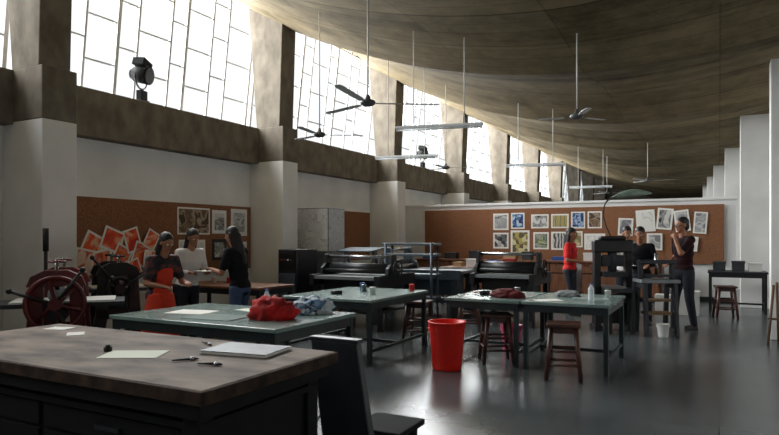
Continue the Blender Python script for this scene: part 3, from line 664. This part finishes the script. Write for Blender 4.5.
# ---------- people ----------
skin=M('skin',(158,108,80),0.6,0,0.06,6); hairm=M('black_hair',(24,18,16),0.55,0,0.3,20,0.2,stretch=(1,1,0.2))
blackC=M('black_fabric',(24,24,29),0.9,0,0.2,10,0.2,spec=0.2); whiteC=M('white_fabric',(222,220,218),0.85,0,0.05,10,0.2)
redS=M('red_fabric',(214,34,34),0.85,0,0.15,10,0.2); jean=M('blue_denim',(62,80,112),0.85,0,0.2,12,0.2); orangeS=M('orange_red_fabric',(220,60,30),0.85,0,0.12,10,0.2)
darkjean=M('dark_denim',(28,32,44),0.85,0,0.2,12,0.2); shoeM=M('shoe_leather',(40,32,30),0.5,0,0.1,8)
checkM=M('dark_red_checked_fabric',(56,16,20),0.9,0,0,14,0.2,rgb2=(16,15,18),spec=0.2)
dotM=print_mat('dark_patterned_top',[(24,22,28),(28,26,32),(90,40,40),(26,24,30)],20,'cells')
eyeW=M('eye_white',(225,222,216),0.3,0,0.02,3); eyeB=M('eye_dark',(20,14,12),0.2,0,0.02,3); lipM=M('lips',(132,70,62),0.5,0,0.05,8)
def remesh(o,v,it=2):
    m=o.modifiers.new('r','REMESH'); m.mode='VOXEL'; m.voxel_size=v; m.use_smooth_shade=True
    s=o.modifiers.new('s','SMOOTH'); s.factor=0.5; s.iterations=it
def person(label,loc,heading,H,lean,Lh,Rh,shirt,sleeve,bottom,botm,hair='long',nod=0.2,step=0.08,apron=None,glasses=False):
    r=root('person',label,'person',(loc[0],loc[1],0),heading)
    s=Vector((0,math.sin(lean),math.cos(lean))); Rl=Matrix.Rotation(-lean,4,'X')
    P0=Vector((0,-0.5*math.sin(lean)*0.2,0.52*H)); 
    neck=P0+s*0.305*H; hd=lean*0.7+nod
    hdir=Vector((0,math.sin(hd*0.8),math.cos(hd*0.8))); hc=neck+hdir*0.105*H+Vector((0,0.012,0))
    Rh_=Matrix.Rotation(-hd,4,'X'); q=H/1.65
    b=B(); 
    def E(c,rad,mat,g=0,bb=None): (bb or b).sph(c,(rad[0]*q+g,rad[1]*q+g,rad[2]*q+g),mat,18,Rl)
    def torso(bb,mat,g,lo=True):
        E(P0+s*0.0,(0.155,0.115,0.13),mat,g,bb); E(P0+s*0.09*H,(0.135,0.1,0.13),mat,g,bb); E(P0+s*0.16*H,(0.15,0.108,0.14),mat,g,bb); E(P0+s*0.22*H,(0.165,0.112,0.12),mat,g,bb)
        bb.cap(sh[0],0.05*q+g,sh[1],0.05*q+g,mat)
    sh=[P0+s*0.278*H+Vector((-0.1*H,0,0)),P0+s*0.278*H+Vector((0.1*H,0,0))]
    torso(b,skin,0)
    b.cap(neck-s*0.03,0.055*q,hc-hdir*0.04,0.05*q,skin)
    def HE(c,rad,mat,bb): bb.sph(hc+(Rh_@Vector(c))*q,(rad[0]*q,rad[1]*q,rad[2]*q),mat,18,Rh_)
    HE((0,-0.008,0.02),(0.073,0.09,0.088),skin,b); HE((0,0.022,-0.04),(0.052,0.062,0.066),skin,b); HE((0,0.088,-0.012),(0.012,0.02,0.024),skin,b); HE((0,0.06,-0.085),(0.026,0.022,0.02),skin,b)
    for sx in (-1,1): HE((sx*0.076,-0.005,-0.005),(0.01,0.02,0.03),skin,b)
    legs=[]
    for i,sx in enumerate((-1,1)):
        f=step*(1 if i else -1)
        hip=P0+Vector((sx*0.055*H,0,-0.02*H)); an=Vector((sx*0.075*H,f,0.05*H)); kn=(hip+an)/2+Vector((0,0.03,0.0)); legs.append((hip,kn,an))
        b.cap(hip,0.078*q,kn,0.052*q,skin); b.cap(kn,0.052*q,an,0.036*q,skin); b.cap(an+Vector((0,-0.02,-0.03)),0.03,an+Vector((0,0.13,-0.05*H+0.035)),0.026,skin)
    arms=[]
    for i,(S,T) in enumerate(zip(sh,(Lh,Rh))):
        sx=-1 if i==0 else 1; T=Vector(T); L1=0.175*H; L2=0.15*H
        d=T-S; D=min(d.length,(L1+L2)*0.995); dn=d.normalized(); T=S+dn*D
        a=(L1*L1-L2*L2+D*D)/(2*D); hgt=math.sqrt(max(0,L1*L1-a*a))
        pole=Vector((sx*0.5,-0.5,-1.0)); pole=(pole-dn*pole.dot(dn)).normalized()
        El=S+dn*a+pole*hgt; arms.append((S,El,T))
        b.cap(S,0.047*q,El,0.036*q,skin); b.cap(El,0.036*q,T,0.024*q,skin)
        hdv=(T-El).normalized(); n=Vector((0,0,-1)) if abs(hdv.z)<0.8 else Vector((0,1,0)); n=(n-hdv*n.dot(hdv)).normalized(); sd=hdv.cross(n)
        pc=T+hdv*0.045*q
        b.cap(T,0.022*q,pc-sd*0.018*q,0.016*q,skin); b.cap(T,0.022*q,pc+sd*0.018*q,0.016*q,skin); b.cap(pc-sd*0.026*q,0.012*q,pc+sd*0.026*q,0.012*q,skin)
        for k,(o_,ln) in enumerate(zip((-0.03,-0.01,0.01,0.03),(0.062,0.075,0.07,0.055))):
            p=pc+sd*o_*q+hdv*0.01; dr=hdv.copy(); ang=0.3
            for sgm in range(3):
                dr=(hdv*math.cos(ang)+n*math.sin(ang)+sd*o_*1.5).normalized(); p2=p+dr*ln*q*(0.42,0.32,0.26)[sgm]
                b.cap(p,0.0092-0.0006*sgm,p2,0.0088-0.0006*sgm,skin,8); p=p2; ang+=0.4
        ts=-sx
        tb=T+hdv*0.012*q; sd2=sd if sd.x*ts>0 else -sd
        t1=tb+sd2*0.035*q+hdv*0.02*q+n*0.01; t2=t1+(hdv*0.8+sd2*0.35+n*0.4).normalized()*0.035*q
        b.cap(tb,0.014,t1,0.011,skin,8); b.cap(t1,0.011,t2,0.009,skin,8)
    body=b.obj('body',r); remesh(body,0.0085,2)
    b=B(); torso(b,shirt,0.014)
    for (S,El,T) in arms:
        if sleeve=='short': E2=S+(El-S)*0.72; b.cap(S,0.062*q,E2,0.056*q,shirt)
        else: b.cap(S,0.06*q,El,0.048*q,shirt); b.cap(El,0.048*q,El+(T-El)*0.88,0.036*q,shirt)
    remesh(b.obj('shirt',r),0.012,3)
    b=B()
    if bottom=='skirt':
        b.cyl(P0+Vector((0,0,0.05*H)),(0,0.0,0.16*H),0.13*q,botm,0.24*q,seg=24); b.sph(P0,(0.17*q,0.135*q,0.13*q),botm,18)
    else:
        b.sph(P0+Vector((0,0,-0.01)),(0.168*q,0.13*q,0.13*q),botm,18)
        for (hip,kn,an) in legs: b.cap(hip,0.092*q,kn,0.066*q,botm); b.cap(kn,0.066*q,an+Vector((0,0,-0.01)),0.05*q,botm)
    remesh(b.obj('skirt' if bottom=='skirt' else 'trousers',r),0.012,3)
    for (hip,kn,an) in legs:
        b=B(); b.cap((an.x,an.y-0.03,0.042),0.038,(an.x,an.y+0.14,0.034),0.032,shoeM); b.bx(an.x-0.036,an.x+0.036,an.y-0.06,an.y+0.16,0,0.02,shoeM)
        remesh(b.obj('shoe',r),0.009,2)
    b=B(); HE((0,-0.03,0.04),(0.081,0.1,0.088),hairm,b); HE((0,-0.055,-0.015),(0.08,0.058,0.085),hairm,b)
    if hair=='long':
        b.cap(hc+(Rh_@Vector((0,-0.075,-0.03)))*q,0.062*q,neck-s*0.1*H+Vector((0,-0.1,0)),0.045*q,hairm)
        for sx in (-1,1): b.cap(hc+(Rh_@Vector((sx*0.058,-0.035,0.01)))*q,0.036*q,neck-s*0.05*H+Vector((sx*0.065,-0.045,0)),0.03*q,hairm)
    remesh(b.obj('hair',r),0.009,1)
    for sx in (-1,1):
        e=B(); HE((sx*0.03,0.073,0.008),(0.014,0.01,0.009),eyeW,e); HE((sx*0.03,0.081,0.008),(0.006,0.004,0.006),eyeB,e); e.obj('eye',r)
    e=B(); HE((0,0.081,-0.052),(0.022,0.006,0.007),lipM,e); e.obj('mouth',r)
    if glasses:
        e=B()
        for sx in (-1,1):
            c=hc+(Rh_@Vector((sx*0.032,0.092,0.008)))*q; e.torus(c,0.022,0.003,blackm,'Y',18,5)
            e.cyl(c+Vector((sx*0.02,0,0)),hc+(Rh_@Vector((sx*0.076,0,0.01)))*q,0.003,blackm,seg=6)
        e.obj('glasses',r)
    if apron:
        a=B()
        for t in (0.0,0.05,0.1,0.15,0.19): a.sph(P0+s*t*H+Vector((0,0.045,0)),(0.125*q,0.098*q,0.1*q),apron,18,Rl)
        a.cyl(P0+Vector((0,0.03,0.03)),(0,0.05,0.22*H),0.16*q,apron,0.22*q,seg=20); remesh(a.obj('apron',r),0.012,2)
    return r
def hd(vx,vy): return math.atan2(vy,vx)-pi/2
person('woman in dark top and orange-red apron dress looking down',(-5.6,4.98),hd(0.98,-0.15),1.52,0.2,(-0.12,0.34,0.95),(0.14,0.3,0.92),dotM,'short','skirt',orangeS,'long',0.3,apron=orangeS)
person('woman in white top with long black hair holding paper',(-6.32,6.1),hd(1,-0.25),1.58,0.18,(-0.12,0.28,1.0),(0.14,0.28,1.0),whiteC,'long','trousers',darkjean,'long',0.3)
person('woman in black t-shirt and blue jeans holding paper',(-5.42,6.1),hd(-1,-0.1),1.6,0.14,(-0.14,0.32,1.05),(0.14,0.3,1.05),blackC,'short','trousers',jean,'long',0.3)
o=sheet(-5.87,6.07,1.02,0.4,0.32,0.1,paper,'white sheet held between two standing women')
person('woman in red t-shirt and dark jeans standing in profile',(-2.5,12.0),hd(1,-0.1),1.64,0.03,(-0.16,0.22,0.95),(0.16,0.26,1.02),redS,'short','trousers',darkjean,'long',0.12)
person('man in dark checked shirt with glasses raising one hand',(-0.5,11.0),hd(-0.75,-0.65),1.78,0.03,(-0.12,0.26,1.45),(0.18,0.16,1.05),checkM,'short','trousers',darkjean,'short',0.12,glasses=True)
person('person in white shirt standing behind the press',(-1.5,12.0),hd(0.3,-1),1.66,0.12,(-0.14,0.34,1.0),(0.14,0.34,1.0),whiteC,'short','trousers',darkjean,'short',0.25)
person('person in black shirt working over the press',(-1.16,11.15),hd(0.0,-1),1.64,0.16,(-0.14,0.26,1.0),(0.16,0.26,1.05),blackC,'long','trousers',darkjean,'short',0.25)

# ---------- world, camera ----------
w=bpy.data.worlds.new('World'); bpy.context.scene.world=w; w.use_nodes=True
bg=w.node_tree.nodes['Background']; bg.inputs[0].default_value=(0.96,0.98,1.0,1); bg.inputs[1].default_value=1.2
cd=bpy.data.cameras.new('camera'); cam=bpy.data.objects.new('camera',cd); COL.objects.link(cam)
cam.location=(0,0,1.45); cam.rotation_euler=(pi/2,0,math.radians(28)); cd.sensor_width=36; cd.lens=620/779*36; cd.shift_y=20.5/779
cd.clip_end=200
bpy.context.scene.camera=cam
vs=bpy.context.scene.view_settings; vs.view_transform='Standard'; vs.look='None'
